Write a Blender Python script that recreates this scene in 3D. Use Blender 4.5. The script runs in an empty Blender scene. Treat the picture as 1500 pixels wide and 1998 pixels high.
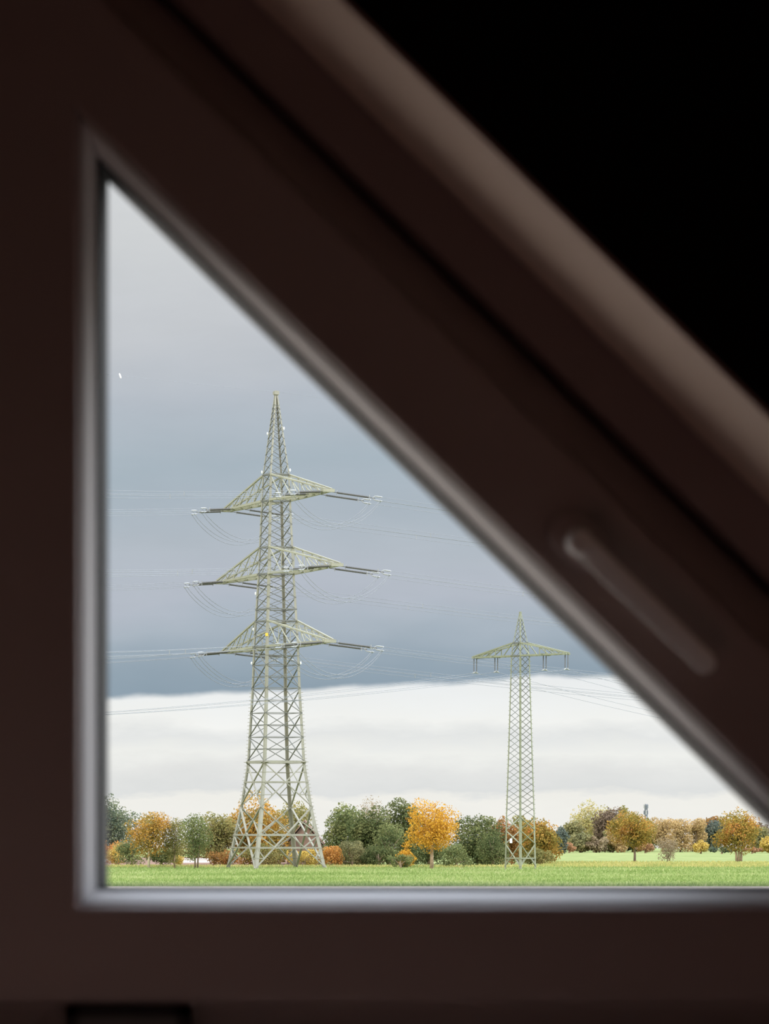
import bpy, math, random
import numpy as np
from mathutils import Vector

random.seed(7)
rng = np.random.default_rng(7)
S = bpy.context.scene
C = S.collection

# ------------------------------------------------------------------ camera
F = 7500.0            # focal length in pixels of the 1500 px wide frame
EYE = 5.6             # eye height above the field
HZ = 1600.0           # row of the horizon
DW = 2.7              # distance of the window pane
cam_d = bpy.data.cameras.new('camera')
cam = bpy.data.objects.new('camera', cam_d)
C.objects.link(cam)
cam.location = (0, 0, EYE)
cam.rotation_euler = (math.pi / 2, 0, 0)
cam_d.sensor_fit = 'HORIZONTAL'
cam_d.sensor_width = 36.0
cam_d.lens = 36.0 * F / 1500.0
cam_d.shift_y = (HZ - 999.0) / 1500.0
cam_d.clip_start = 0.05
cam_d.clip_end = 6000
cam_d.dof.use_dof = True
cam_d.dof.focus_distance = 440.0
cam_d.dof.aperture_fstop = 0.180 / 0.0074    # 7.4 mm wide aperture
cam_d.dof.aperture_blades = 0
S.camera = cam

S.view_settings.view_transform = 'Standard'
S.view_settings.look = 'None'
S.view_settings.gamma = 1.0
S.view_settings.exposure = 0.0
S.view_settings.use_curve_mapping = False


def lin(r, g, b, k=1.0):
    def f(c):
        c /= 255.0
        return (c / 12.92 if c <= 0.04045 else ((c + 0.055) / 1.055) ** 2.4) * k
    return (f(r), f(g), f(b), 1.0)


# ------------------------------------------------------------------ sky
ZEN = 4.0      # brightness of the open cloud high overhead


def build_world():
    w = bpy.data.worlds.new('autumn_sky')
    S.world = w
    w.use_nodes = True
    nt = w.node_tree
    nt.nodes.clear()
    N, L = nt.nodes, nt.links

    def node(t, **kw):
        n = N.new(t)
        for k, v in kw.items():
            setattr(n, k, v)
        return n

    def math_(op, a, b=None, c=None):
        n = node('ShaderNodeMath', operation=op)
        for i, v in enumerate((a, b, c)):
            if v is None:
                continue
            if isinstance(v, (int, float)):
                n.inputs[i].default_value = v
            else:
                L.new(v, n.inputs[i])
        return n.outputs[0]

    tc = node('ShaderNodeTexCoord')
    sep = node('ShaderNodeSeparateXYZ')
    L.new(tc.outputs['Generated'], sep.inputs[0])
    x, y, z = sep.outputs
    hyp = math_('SQRT', math_('ADD', math_('MULTIPLY', x, x), math_('MULTIPLY', y, y)))
    e = math_('DIVIDE', z, math_('MAXIMUM', hyp, 0.02))

    def noise(sx, sz, scale, detail, rough=0.55):
        mp = node('ShaderNodeMapping')
        mp.inputs['Scale'].default_value = (sx, sx, sz)
        L.new(tc.outputs['Generated'], mp.inputs['Vector'])
        n = node('ShaderNodeTexNoise')
        n.inputs['Scale'].default_value = scale
        n.inputs['Detail'].default_value = detail
        n.inputs['Roughness'].default_value = rough
        L.new(mp.outputs[0], n.inputs['Vector'])
        return n.outputs['Fac']

    n1 = math_('SUBTRACT', noise(1, 1.6, 38, 4), 0.5)
    n2 = math_('SUBTRACT', noise(1, 3.2, 30, 5, 0.6), 0.5)
    n3 = math_('SUBTRACT', noise(1, 2.4, 13, 3), 0.5)
    # ragged lower rim of the storm cloud, rising to the right
    tilt = math_('MULTIPLY', math_('MAXIMUM', math_('MINIMUM', x, 0.25), -0.25), -0.048)
    e1 = math_('ADD', math_('ADD', e, tilt), math_('MULTIPLY', n1, 0.0045))
    e2 = math_('ADD', e1, math_('MULTIPLY', n3, 0.024))

    def ramp(src, stops, top):
        m = node('ShaderNodeMapRange')
        m.inputs['From Min'].default_value = 0.0
        m.inputs['From Max'].default_value = top
        L.new(src, m.inputs['Value'])
        r = node('ShaderNodeValToRGB')
        el = r.color_ramp.elements
        while len(el) > 1:
            el.remove(el[-1])
        el[0].position, el[0].color = stops[0][0] / top, stops[0][1]
        for p, c in stops[1:]:
            q = el.new(p / top)
            q.color = c
        L.new(m.outputs[0], r.inputs[0])
        return r.outputs[0]

    low = ramp(math_('ADD', e, math_('MULTIPLY', n2, 0.012)), [
        (0.000, lin(243, 241, 237)), (0.0055, lin(243, 241, 236)), (0.0072, lin(226, 227, 227)),
        (0.013, lin(231, 231, 230)), (0.018, lin(241, 241, 238)), (0.0215, lin(232, 233, 233)),
        (0.026, lin(245, 245, 243)), (0.036, lin(238, 240, 242)), (0.045, lin(240, 240, 240))], 0.05)
    high = ramp(e2, [
        (0.030, lin(140, 158, 173)), (0.041, lin(150, 166, 180)), (0.050, lin(172, 183, 195)),
        (0.060, lin(184, 190, 202)), (0.072, lin(182, 190, 200)), (0.083, lin(173, 184, 195)),
        (0.095, lin(170, 183, 194)), (0.112, lin(184, 191, 201)), (0.130, lin(198, 201, 207)),
        (0.155, lin(208, 210, 213)), (0.2, lin(216, 217, 219)), (0.32, lin(225, 228, 236, 1.3)),
        (0.5, lin(232, 240, 255, ZEN * .7)), (0.99, lin(232, 240, 255, ZEN))], 1.0)
    edge = node('ShaderNodeMapRange', interpolation_type='SMOOTHSTEP')
    edge.inputs['From Min'].default_value = 0.0340
    edge.inputs['From Max'].default_value = 0.0362
    L.new(e1, edge.inputs['Value'])
    mx = node('ShaderNodeMix', data_type='RGBA')
    L.new(edge.outputs[0], mx.inputs['Factor'])
    L.new(low, mx.inputs['A'])
    L.new(high, mx.inputs['B'])
    # soft mottling of the cloud sheet
    mot = node('ShaderNodeMix', data_type='RGBA', blend_type='MULTIPLY')
    mot.inputs['Factor'].default_value = 1.0
    g = math_('ADD', 1.0, math_('MULTIPLY', n2, 0.12))
    comb = node('ShaderNodeCombineColor')
    for i in range(3):
        L.new(g, comb.inputs[i])
    L.new(mx.outputs['Result'], mot.inputs['A'])
    L.new(comb.outputs[0], mot.inputs['B'])
    side = node('ShaderNodeMapRange', interpolation_type='SMOOTHSTEP')
    side.inputs['From Min'].default_value = 0.35
    side.inputs['From Max'].default_value = 0.85
    side.inputs['To Min'].default_value = 1.0
    side.inputs['To Max'].default_value = 3.2
    L.new(x, side.inputs['Value'])  # sky outside the view brightened here to light the upright bead
    bg = node('ShaderNodeBackground')
    L.new(side.outputs[0], bg.inputs['Strength'])
    L.new(mot.outputs['Result'], bg.inputs['Color'])
    out = node('ShaderNodeOutputWorld')
    L.new(bg.outputs[0], out.inputs[0])


build_world()

# sun behind the photographer, veiled by thin cloud
sun_d = bpy.data.lights.new('sun', 'SUN')
sun_d.energy = 2.2
sun_d.angle = math.radians(12)
sun_d.color = (1.0, 0.93, 0.80)
sun = bpy.data.objects.new('sun', sun_d)
C.objects.link(sun)
sun.rotation_euler = Vector((0.52, 0.75, -0.50)).to_track_quat('-Z', 'Y').to_euler()

# dim warm lamp added in place of light bounced round the room
fill_d = bpy.data.lights.new('attic_fill_light', 'POINT')
fill_d.energy = 2.6
fill_d.shadow_soft_size = 0.25
fill_d.color = (1.0, 0.52, 0.47)
fill = bpy.data.objects.new('attic_fill_light', fill_d)
C.objects.link(fill)
fill.location = (-0.3, 0.9, 5.05)


# ------------------------------------------------------------------ materials
def new_mat(name):
    m = bpy.data.materials.new(name)
    m.use_nodes = True
    nt = m.node_tree
    return m, nt, nt.nodes['Principled BSDF']


def mat(name, col, rough=0.6, metal=0.0, var=0.10, scale=3.0, spec=0.5, bump=0.0):
    m, nt, b = new_mat(name)
    tc = nt.nodes.new('ShaderNodeTexCoord')
    n = nt.nodes.new('ShaderNodeTexNoise')
    n.inputs['Scale'].default_value = scale
    n.inputs['Detail'].default_value = 5
    nt.links.new(tc.outputs['Object'], n.inputs['Vector'])
    r = nt.nodes.new('ShaderNodeValToRGB')
    e = r.color_ramp.elements
    e[0].position, e[1].position = 0.3, 0.7
    e[0].color = tuple(c * (1 - var) for c in col[:3]) + (1,)
    e[1].color = tuple(min(1, c * (1 + var)) for c in col[:3]) + (1,)
    nt.links.new(n.outputs['Fac'], r.inputs[0])
    nt.links.new(r.outputs[0], b.inputs['Base Color'])
    b.inputs['Roughness'].default_value = rough
    b.inputs['Metallic'].default_value = metal
    b.inputs['Specular IOR Level'].default_value = spec
    if bump:
        bp = nt.nodes.new('ShaderNodeBump')
        bp.inputs['Strength'].default_value = bump
        nt.links.new(n.outputs['Fac'], bp.inputs['Height'])
        nt.links.new(bp.outputs[0], b.inputs['Normal'])
    return m


def leaf_mat(name, cols, noise_mix=0.5, k=1.0, nscale=0.45):
    """leaf tint: random per leaf, mixed with broad patches over the crown"""
    m, nt, b = new_mat(name)
    N, L = nt.nodes, nt.links
    N.remove(b)
    geo = N.new('ShaderNodeNewGeometry')
    tc = N.new('ShaderNodeTexCoord')
    n = N.new('ShaderNodeTexNoise')
    n.inputs['Scale'].default_value = nscale
    n.inputs['Detail'].default_value = 2
    L.new(tc.outputs['Object'], n.inputs['Vector'])
    mr = N.new('ShaderNodeMapRange')
    mr.inputs['From Min'].default_value = 0.3
    mr.inputs['From Max'].default_value = 0.7
    L.new(n.outputs['Fac'], mr.inputs['Value'])
    mx = N.new('ShaderNodeMix')
    mx.inputs['Factor'].default_value = noise_mix
    L.new(geo.outputs['Random Per Island'], mx.inputs['A'])
    L.new(mr.outputs[0], mx.inputs['B'])
    r = N.new('ShaderNodeValToRGB')
    e = r.color_ramp.elements
    while len(e) > 1:
        e.remove(e[-1])
    cl = []
    for c in cols:
        g_ = sum(c) / 3
        cl.append(lin(*[v * .88 + g_ * .12 for v in c], k))
    e[0].position, e[0].color = 0.1, cl[0]
    for i, c in enumerate(cl[1:]):
        q = e.new(0.1 + 0.8 * (i + 1) / (len(cl) - 1))
        q.color = c
    L.new(mx.outputs['Result'], r.inputs[0])
    d = N.new('ShaderNodeBsdfDiffuse')
    t = N.new('ShaderNodeBsdfTranslucent')
    L.new(r.outputs[0], d.inputs[0])
    L.new(r.outputs[0], t.inputs[0])
    ms = N.new('ShaderNodeMixShader')
    ms.inputs[0].default_value = 0.35
    L.new(d.outputs[0], ms.inputs[1])
    L.new(t.outputs[0], ms.inputs[2])
    L.new(ms.outputs[0], N['Material Output'].inputs[0])
    return m


LK = 0.80
LM = {
    'dark_green': leaf_mat('leaf_dark_green', [(72, 86, 52), (94, 104, 62), (120, 124, 74), (142, 140, 84)], 0.5, LK),
    'green': leaf_mat('leaf_green', [(92, 108, 68), (118, 128, 78), (142, 146, 88), (160, 158, 98)], 0.5, LK),
    'olive': leaf_mat('leaf_olive', [(112, 114, 66), (138, 134, 76), (158, 146, 84), (176, 156, 92)], 0.5, LK),
    'blue_green': leaf_mat('leaf_blue_green', [(84, 98, 84), (104, 116, 94), (128, 136, 102), (148, 150, 112)], 0.5, LK),
    'gold': leaf_mat('leaf_gold', [(190, 132, 40), (222, 164, 48), (236, 180, 62), (214, 150, 52)], 0.35, LK),
    'orange_green': leaf_mat('leaf_orange_green', [(128, 122, 62), (168, 142, 66), (206, 154, 66), (212, 148, 62)], 0.6, LK),
    'orange': leaf_mat('leaf_orange', [(176, 114, 56), (212, 144, 66), (228, 164, 84), (206, 140, 70)], 0.4, LK),
    'faded_orange': leaf_mat('leaf_faded_orange', [(150, 118, 84), (182, 136, 94), (200, 150, 108), (180, 126, 96)], 0.4, LK),
    'rust': leaf_mat('leaf_rust', [(128, 98, 56), (158, 118, 62), (176, 120, 66), (190, 110, 66)], 0.6, LK),
    'maple_mix': leaf_mat('leaf_maple_mix', [(116, 112, 52), (158, 138, 62), (196, 152, 66), (206, 124, 66)], 0.6, LK),
    'tan': leaf_mat('leaf_tan', [(158, 132, 88), (188, 158, 104), (206, 172, 112), (196, 156, 112)], 0.5, LK),
    'purple_brown': leaf_mat('leaf_purple_brown', [(106, 88, 74), (124, 104, 86), (138, 116, 92), (122, 100, 86)], 0.5, LK),
    'pale_green': leaf_mat('leaf_pale_green', [(150, 146, 88), (178, 168, 104), (196, 180, 112), (200, 172, 100)], 0.5, LK),
    'grey_green': leaf_mat('leaf_grey_green', [(120, 120, 82), (142, 138, 92), (158, 148, 96), (166, 146, 96)], 0.5, LK),
    'yellow': leaf_mat('leaf_yellow', [(188, 160, 70), (212, 178, 80), (224, 192, 100), (198, 172, 84)], 0.4, LK),
    'dark_blue': leaf_mat('leaf_dark_blue', [(84, 94, 88), (100, 110, 98), (116, 122, 106), (110, 108, 100)], 0.5, LK),
    'bare_twig': leaf_mat('leaf_bare_twig', [(150, 128, 100), (170, 148, 118), (160, 140, 104), (176, 160, 124)], 0.4, LK),
}
M_BARK = mat('bark', lin(150, 128, 104), 0.9, var=0.3, scale=4, bump=0.4)
M_BARK_PALE = mat('pale_bark', lin(196, 184, 156), 0.9, var=0.15, scale=4, bump=0.3)
M_BARK_DARK = mat('dark_bark', lin(112, 96, 78), 0.9, var=0.25, scale=4, bump=0.4)
M_STEEL = mat('galvanised_steel', lin(134, 131, 117), 0.6, 0.0, 0.10, 0.5, 0.3)
M_BRACE = mat('dark_brace_steel', lin(102, 102, 95), 0.65, 0.0, 0.12, 0.5, 0.3)  # bracing bars in a darker tone than the legs
M_ARM = mat('painted_arm_steel', lin(138, 136, 118), 0.6, 0.0, 0.10, 0.5, 0.3)
M_STEEL2 = mat('green_painted_steel', lin(124, 126, 104), 0.6, 0.0, 0.10, 0.5, 0.3)
M_BRACE2 = mat('dark_green_brace_steel', lin(96, 97, 88), 0.65, 0.0, 0.12, 0.5, 0.3)  # darker tone for the slim pylon's bracing
M_INSUL = mat('insulator_porcelain', lin(72, 70, 66), 0.5, 0.0, 0.1, 2.0)
M_WIRE = mat('aluminium_wire', lin(116, 118, 122), 0.45, 0.0, 0.05, 1.0)
M_WHITE = mat('white_enamel', lin(238, 238, 234), 0.4, 0.0, 0.03, 2.0)
M_YELLOW = mat('yellow_enamel', lin(226, 180, 60), 0.4, 0.0, 0.03, 2.0)
M_CLAMP = mat('bright_clamp', lin(140, 140, 138), 0.35, 0.0, 0.05, 2.0)

M_FRAME = mat('brownish_window_frame', (0.36, 0.28, 0.265), 0.42, 0.0, 0.015, 6.0, 0.35)
M_BEAD = mat('white_glazing_bead', (0.70, 0.68, 0.68), 0.4, 0.0, 0.015, 6.0, 0.35)
M_GASKET = mat('black_rubber', (0.012, 0.012, 0.012), 0.7, 0.0, 0.1, 10, 0.2)
M_LINING = mat('reveal_paint', (0.80, 0.63, 0.53), 0.7, 0.0, 0.05, 5, 0.2)
M_HANDLE = mat('white_handle_metal', (0.90, 0.88, 0.86), 0.22, 0.0, 0.02, 8, 0.5)
M_HINGE = mat('dark_hinge_plastic', (0.10, 0.085, 0.08), 0.5, 0.0, 0.1, 12, 0.3)
M_HINGE_RIM = mat('black_hinge_rim', (0.015, 0.013, 0.012), 0.6, 0.0, 0.1, 12, 0.3)
M_ATTIC = mat('near_black_boards', (0.012, 0.008, 0.006), 0.9, 0.0, 0.2, 3, 0.1)  # even near-black base tone for walls and ceiling
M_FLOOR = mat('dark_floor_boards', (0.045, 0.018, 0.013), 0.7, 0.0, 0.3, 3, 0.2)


def glass_mat():
    """clean clear pane: a faint grey-green loss of light, no reflection of the dark room"""
    m = bpy.data.materials.new('window_glass')
    m.use_nodes = True
    N, L = m.node_tree.nodes, m.node_tree.links
    N.clear()
    tr = N.new('ShaderNodeBsdfTransparent')
    tr.inputs[0].default_value = (0.985, 0.99, 0.985, 1)
    o = N.new('ShaderNodeOutputMaterial')
    L.new(tr.outputs[0], o.inputs[0])
    return m


M_GLASS = glass_mat()


def field_mat():
    m, nt, b = new_mat('meadow_ground')
    N, L = nt.nodes, nt.links
    tc = N.new('ShaderNodeTexCoord')

    def noise(scale, sx, sy, det=5):
        mp = N.new('ShaderNodeMapping')
        mp.inputs['Scale'].default_value = (sx, sy, 1)
        L.new(tc.outputs['Object'], mp.inputs['Vector'])
        n = N.new('ShaderNodeTexNoise')
        n.inputs['Scale'].default_value = scale
        n.inputs['Detail'].default_value = det
        L.new(mp.outputs[0], n.inputs['Vector'])
        return n.outputs['Fac']
    r = N.new('ShaderNodeValToRGB')
    e = r.color_ramp.elements
    e[0].position, e[0].color = 0.3, lin(98, 110, 62)
    e[1].position, e[1].color = 0.72, lin(122, 132, 80)
    L.new(noise(0.5, 1, 0.25), r.inputs[0])
    r2 = N.new('ShaderNodeValToRGB')
    e = r2.color_ramp.elements
    e[0].position, e[0].color = 0.35, lin(104, 114, 64)
    e[1].position, e[1].color = 0.65, lin(128, 130, 82)
    L.new(noise(0.03, 1, 0.6, 3), r2.inputs[0])
    mx = N.new('ShaderNodeMix')
    mx.data_type = 'RGBA'
    mx.inputs['Factor'].default_value = 0.45
    L.new(r.outputs[0], mx.inputs['A'])
    L.new(r2.outputs[0], mx.inputs['B'])
    L.new(mx.outputs['Result'], b.inputs['Base Color'])
    b.inputs['Roughness'].default_value = 0.95
    b.inputs['Specular IOR Level'].default_value = 0.1
    return m


M_FIELD = field_mat()
M_EARTH = mat('bare_earth', lin(116, 92, 78), 0.95, 0, 0.2, 0.6, 0.1)
M_STUBBLE = mat('stubble_ground', lin(176, 164, 150), 0.95, 0, 0.15, 0.3, 0.1)
M_TRACK = mat('dry_track', lin(198, 184, 140), 0.95, 0, 0.2, 0.4, 0.1)
M_GRASS = leaf_mat('grass_blades', [(112, 136, 66), (132, 154, 80), (154, 170, 98), (174, 180, 118)], 0.45, .86, 0.05)
M_WEED = leaf_mat('weed_blades', [(136, 152, 82), (166, 168, 92), (196, 184, 104), (188, 172, 110)], 0.45, .86, 0.12)
M_ROOF = mat('brown_roof_tiles', lin(128, 104, 92), 0.9, 0, 0.15, 2.0, 0.1)
M_HOUSE = mat('dull_house_wall', lin(140, 118, 102), 0.9, 0, 0.1, 1.0, 0.1)
M_PALE_WALL = mat('pale_wall', lin(220, 216, 212), 0.8, 0, 0.05, 1.0, 0.1)
M_MAST = mat('mast_steel', lin(108, 112, 118), 0.6, 0, 0.1, 1.0, 0.3)


# ------------------------------------------------------------------ mesh helpers
def link(o, parent=None):
    C.objects.link(o)
    if parent is not None:
        o.parent = parent
    return o


def tag(o, label=None, cat=None, group=None, kind=None):
    if label:
        o['label'] = label
    if cat:
        o['category'] = cat
    if group:
        o['group'] = group
    if kind:
        o['kind'] = kind
    return o


def empty(name, loc, rz=0.0, label=None, cat=None, group=None, kind=None):
    o = bpy.data.objects.new(name, None)
    o.empty_display_size = 0.2
    link(o)
    o.location = loc
    o.rotation_euler = (0, 0, rz)
    return tag(o, label, cat, group, kind)


def np_mesh(name, V, Fc, m, parent=None, smooth=False):
    """V (n,3); Fc (k,4) or list of faces"""
    me = bpy.data.meshes.new(name)
    if isinstance(Fc, np.ndarray):
        n = Fc.shape[1]
        me.vertices.add(len(V))
        me.vertices.foreach_set('co', np.asarray(V, dtype=np.float32).ravel())
        me.loops.add(Fc.size)
        me.loops.foreach_set('vertex_index', Fc.astype(np.int32).ravel())
        me.polygons.add(len(Fc))
        me.polygons.foreach_set('loop_start', np.arange(0, Fc.size, n, dtype=np.int32))
        me.polygons.foreach_set('loop_total', np.full(len(Fc), n, dtype=np.int32))
        me.update(calc_edges=True)
    else:
        me.from_pydata([tuple(v) for v in V], [], Fc)
    me.materials.append(m)
    if smooth:
        me.polygons.foreach_set('use_smooth', [True] * len(me.polygons))
    me.update()
    o = bpy.data.objects.new(name, me)
    return link(o, parent)


class MB:
    def __init__(self):
        self.v, self.f = [], []

    def box(self, a, b):
        (x0, y0, z0), (x1, y1, z1) = a, b
        i = len(self.v)
        self.v += [(x0, y0, z0), (x1, y0, z0), (x1, y1, z0), (x0, y1, z0),
                   (x0, y0, z1), (x1, y0, z1), (x1, y1, z1), (x0, y1, z1)]
        self.f += [[i + k for k in q] for q in ((0, 3, 2, 1), (4, 5, 6, 7), (0, 1, 5, 4), (1, 2, 6, 5), (2, 3, 7, 6), (3, 0, 4, 7))]

    def _frame(self, p, q, up=None):
        d = (q - p).normalized()
        u = Vector(up) if up is not None else Vector((0, 0, 1))
        if abs(d.dot(u)) > 0.98:
            u = Vector((1, 0, 0))
        a = d.cross(u).normalized()
        return d, a, a.cross(d).normalized()

    def bar(self, p, q, w, h=None, up=None):
        p, q = Vector(p), Vector(q)
        h = h or w
        d, a, b = self._frame(p, q, up)
        i = len(self.v)
        for c in (p, q):
            for sa, sb in ((-1, -1), (1, -1), (1, 1), (-1, 1)):
                self.v.append(tuple(c + a * (sa * w / 2) + b * (sb * h / 2)))
        self.f += [[i + k for k in r] for r in ((3, 2, 1, 0), (4, 5, 6, 7), (0, 1, 5, 4), (1, 2, 6, 5), (2, 3, 7, 6), (3, 0, 4, 7))]

    def angle(self, p, q, w, t, out):
        """steel angle profile; 'out' = horizontal direction of the outer corner"""
        p, q = Vector(p), Vector(q)
        o = Vector(out).normalized()
        for s in (1, -1):
            k = Vector((o.y * s, -o.x * s, 0))
            leg = (-o + k).normalized()
            n = leg.cross(q - p).normalized()
            i = len(self.v)
            for c in (p, q):
                for a, b in ((0, -.5), (1, -.5), (1, .5), (0, .5)):
                    self.v.append(tuple(c + leg * (a * w) + n * (b * t)))
            self.f += [[i + k2 for k2 in r] for r in ((3, 2, 1, 0), (4, 5, 6, 7), (0, 1, 5, 4), (1, 2, 6, 5), (2, 3, 7, 6), (3, 0, 4, 7))]

    def tube(self, pts, rad, n=6):
        pts = [Vector(p) for p in pts]
        rs = rad if isinstance(rad, (list, tuple)) else [rad] * len(pts)
        i0 = len(self.v)
        prev = None
        for k, p in enumerate(pts):
            d = (pts[min(k + 1, len(pts) - 1)] - pts[max(k - 1, 0)])
            d = d.normalized() if d.length > 1e-9 else Vector((0, 0, 1))
            if prev is None:
                u = Vector((0, 0, 1)) if abs(d.z) < .9 else Vector((1, 0, 0))
                a = d.cross(u).normalized()
            else:
                a = (prev - d * prev.dot(d)).normalized()
            prev = a
            b = d.cross(a)
            for j in range(n):
                t = 2 * math.pi * j / n
                self.v.append(tuple(p + (a * math.cos(t) + b * math.sin(t)) * rs[k]))
        for k in range(len(pts) - 1):
            for j in range(n):
                self.f.append([i0 + k * n + j, i0 + k * n + (j + 1) % n, i0 + (k + 1) * n + (j + 1) % n, i0 + (k + 1) * n + j])
        self.f.append([i0 + j for j in range(n)][::-1])
        self.f.append([i0 + (len(pts) - 1) * n + j for j in range(n)])

    def build(self, name, m, parent=None, smooth=False):
        me = bpy.data.meshes.new(name)
        me.from_pydata(self.v, [], self.f)
        me.materials.append(m)
        if smooth:
            me.polygons.foreach_set('use_smooth', [True] * len(me.polygons))
        me.update()
        return link(bpy.data.objects.new(name, me), parent)


def at(px, py, Y):
    return Vector(((px - 750.0) / F * Y, Y, EYE + (HZ - py) / F * Y))


def ground_depth(py):
    return EYE * F / (py - HZ)


# ------------------------------------------------------------------ attic room
K = DW / F                                     # metres per pixel on the pane
NH = Vector((0.699, 0.715))                    # outward normal of the sloping side (x right, z up)
PH = Vector(((215 - 750) * K, EYE + (HZ - 350) * K))


def tri(d):
    """corners (top, lower left, lower right) of the pane outline pushed out by d px"""
    m = d * K
    xl = (193 - 750) * K - m
    zb = EYE + (HZ - 1732) * K - m
    c = NH.dot(PH) + m + 11 * K
    return [Vector((xl, (c - NH.x * xl) / NH.y)), Vector((xl, zb)), Vector(((c - NH.y * zb) / NH.x, zb))]


def loop_sweep(name, prof, m, parent=None, smooth=False):
    """prof: closed list of (d px outward, height towards the room in mm)"""
    V, Fc = [], []
    n = len(prof)
    for d, h in prof:
        for p in tri(d):
            V.append((p.x, DW - h / 1000.0, p.y))
    for i in range(n):
        j = (i + 1) % n
        for k in range(3):
            l = (k + 1) % 3
            Fc.append([i * 3 + k, i * 3 + l, j * 3 + l, j * 3 + k])
    me = bpy.data.meshes.new(name)
    me.from_pydata(V, [], Fc)
    me.materials.append(m)
    import bmesh
    bm = bmesh.new()
    bm.from_mesh(me)
    bmesh.ops.recalc_face_normals(bm, faces=bm.faces)
    bm.to_mesh(me)
    bm.free()
    return link(bpy.data.objects.new(name, me), parent)


win = empty('window_1', (0, 0, 0), kind='structure')
tag(win, 'dark mauve-brown triangular attic window with sloping upper side and pale glazing beads, seen from the dark room')
loop_sweep('frame', [(305, -68), (305, -61), (329, -61), (329, -12), (331, -8), (336, -5), (436, -5), (436, -68)], M_FRAME, win)
sash = loop_sweep('sash', [(0.5, -60), (0.5, -6), (31, -6), (31, 15), (34, 19), (39, 22.5), (46, 24), (202, 24), (212, 23.4), (220, 22),
                           (225, 19), (230, 12), (305, -18), (313, -24), (315, -32), (315, -60)], M_FRAME, win)
loop_sweep('glazing_bead', [(3.6, 0.2), (5, 1.4), (24, 15), (29, 17.5), (30.5, 17.0), (30.5, -1), (3.6, -1)], M_BEAD, sash)
loop_sweep('gasket', [(-1.5, -84), (-1.5, -2), (1, 0.6), (3.5, 1.0), (3.5, -5.5), (0.4, -5.5), (0.4, -84)], M_GASKET, sash)

# the pane
t = tri(0.3)
V = [(p.x, DW + 0.006, p.y) for p in t] + [(p.x, DW + 0.012, p.y) for p in t]
np_mesh('glass_pane', V, [[0, 1, 2], [5, 4, 3], [0, 3, 4, 1], [1, 4, 5, 2], [2, 5, 3, 0]], M_GLASS, sash)


def rounded_bar(name, p, q, w, h, m, parent, nrm=(0, -1, 0), nseg=8, tip=0.5, taper=1.0, flat=0.6):
    """bar with a rounded section (w across, h high) and rounded ends"""
    p, q = Vector(p), Vector(q)
    d = (q - p).normalized()
    nz = Vector(nrm)
    a = d.cross(nz).normalized()
    L = (q - p).length
    st = []
    for k in range(7):
        s = math.sin(k / 6 * math.pi / 2)
        st.append(((1 - math.cos(k / 6 * math.pi / 2)) * w * tip, max(0.08, s)))
    stations = [(x, s) for x, s in st] + [(L - x, s * taper) for x, s in st[::-1]]
    mb = MB()
    n = 20
    for x, s in stations:
        for j in range(n):
            t = 2 * math.pi * j / n
            c, sn = math.cos(t), math.sin(t)
            ca = math.copysign(abs(c) ** flat, c)
            sa = math.copysign(abs(sn) ** flat, sn)
            mb.v.append(tuple(p + d * x + a * (ca * w / 2 * s) + nz * (sa * h / 2 * s)))
    for k in range(len(stations) - 1):
        for j in range(n):
            mb.f.append([k * n + j, k * n + (j + 1) % n, (k + 1) * n + (j + 1) % n, (k + 1) * n + j])
    mb.f.append(list(range(n))[::-1])
    mb.f.append([(len(stations) - 1) * n + j for j in range(n)])
    return mb.build(name, m, parent, smooth=True)


# handle on the sloping sash
YS = DW - 0.024
ros = rounded_bar('handle', at(1078, 1008, YS - 0.004), at(1178, 1106, YS - 0.004), 0.030, 0.010, M_FRAME, win)
nk0, nk1 = at(1128, 1056, YS - 0.006), at(1131, 1060, YS - 0.050)
mb = MB()
mb.tube([nk0, nk0.lerp(nk1, .3), nk0.lerp(nk1, .85), nk1, nk1 + Vector((0, -0.006, 0)), nk1 + Vector((0, -0.009, 0)), nk1 + Vector((0, -0.0102, 0))], [0.0105, 0.0078, 0.0078, 0.0088, 0.0086, 0.0060, 0.0015], 20)
mb.build('neck', M_HANDLE, ros, smooth=True)
rounded_bar('grip', at(1116, 1044, YS - 0.043), at(1392, 1308, YS - 0.043), 0.0165, 0.008, M_HANDLE, ros, nrm=Vector((-0.33, -0.88, -0.34)).normalized(), tip=0.5, taper=0.9, flat=0.3)

# corner hinge under the lower left of the sash
hz0, hz1 = at(128, 2100, DW - 0.022), at(372, 1965, DW - 0.022)
mb = MB()
mb.box((hz0.x + .006, DW - 0.024, hz0.z), (hz1.x - .006, DW - 0.004, hz1.z - .006))
hinge = mb.build('hinge', M_HINGE, win)
mb = MB()
rw = 0.0065
mb.box((hz0.x, DW - 0.028, hz1.z - rw), (hz1.x, DW - 0.004, hz1.z))
mb.box((hz0.x, DW - 0.028, hz0.z), (hz0.x + rw * 1.4, DW - 0.004, hz1.z))
mb.box((hz1.x - rw * 1.4, DW - 0.028, hz0.z), (hz1.x, DW - 0.004, hz1.z))
mb.build('hinge_rim', M_HINGE_RIM, hinge)

tag(loop_sweep('trim_1', [(437, -60), (437, 290), (446, 290), (446, -60)], M_LINING), kind='structure')
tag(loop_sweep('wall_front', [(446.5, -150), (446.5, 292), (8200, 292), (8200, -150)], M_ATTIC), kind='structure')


def struct(name, V, Fc, m):
    return tag(np_mesh(name, V, Fc, m), kind='structure')


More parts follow.
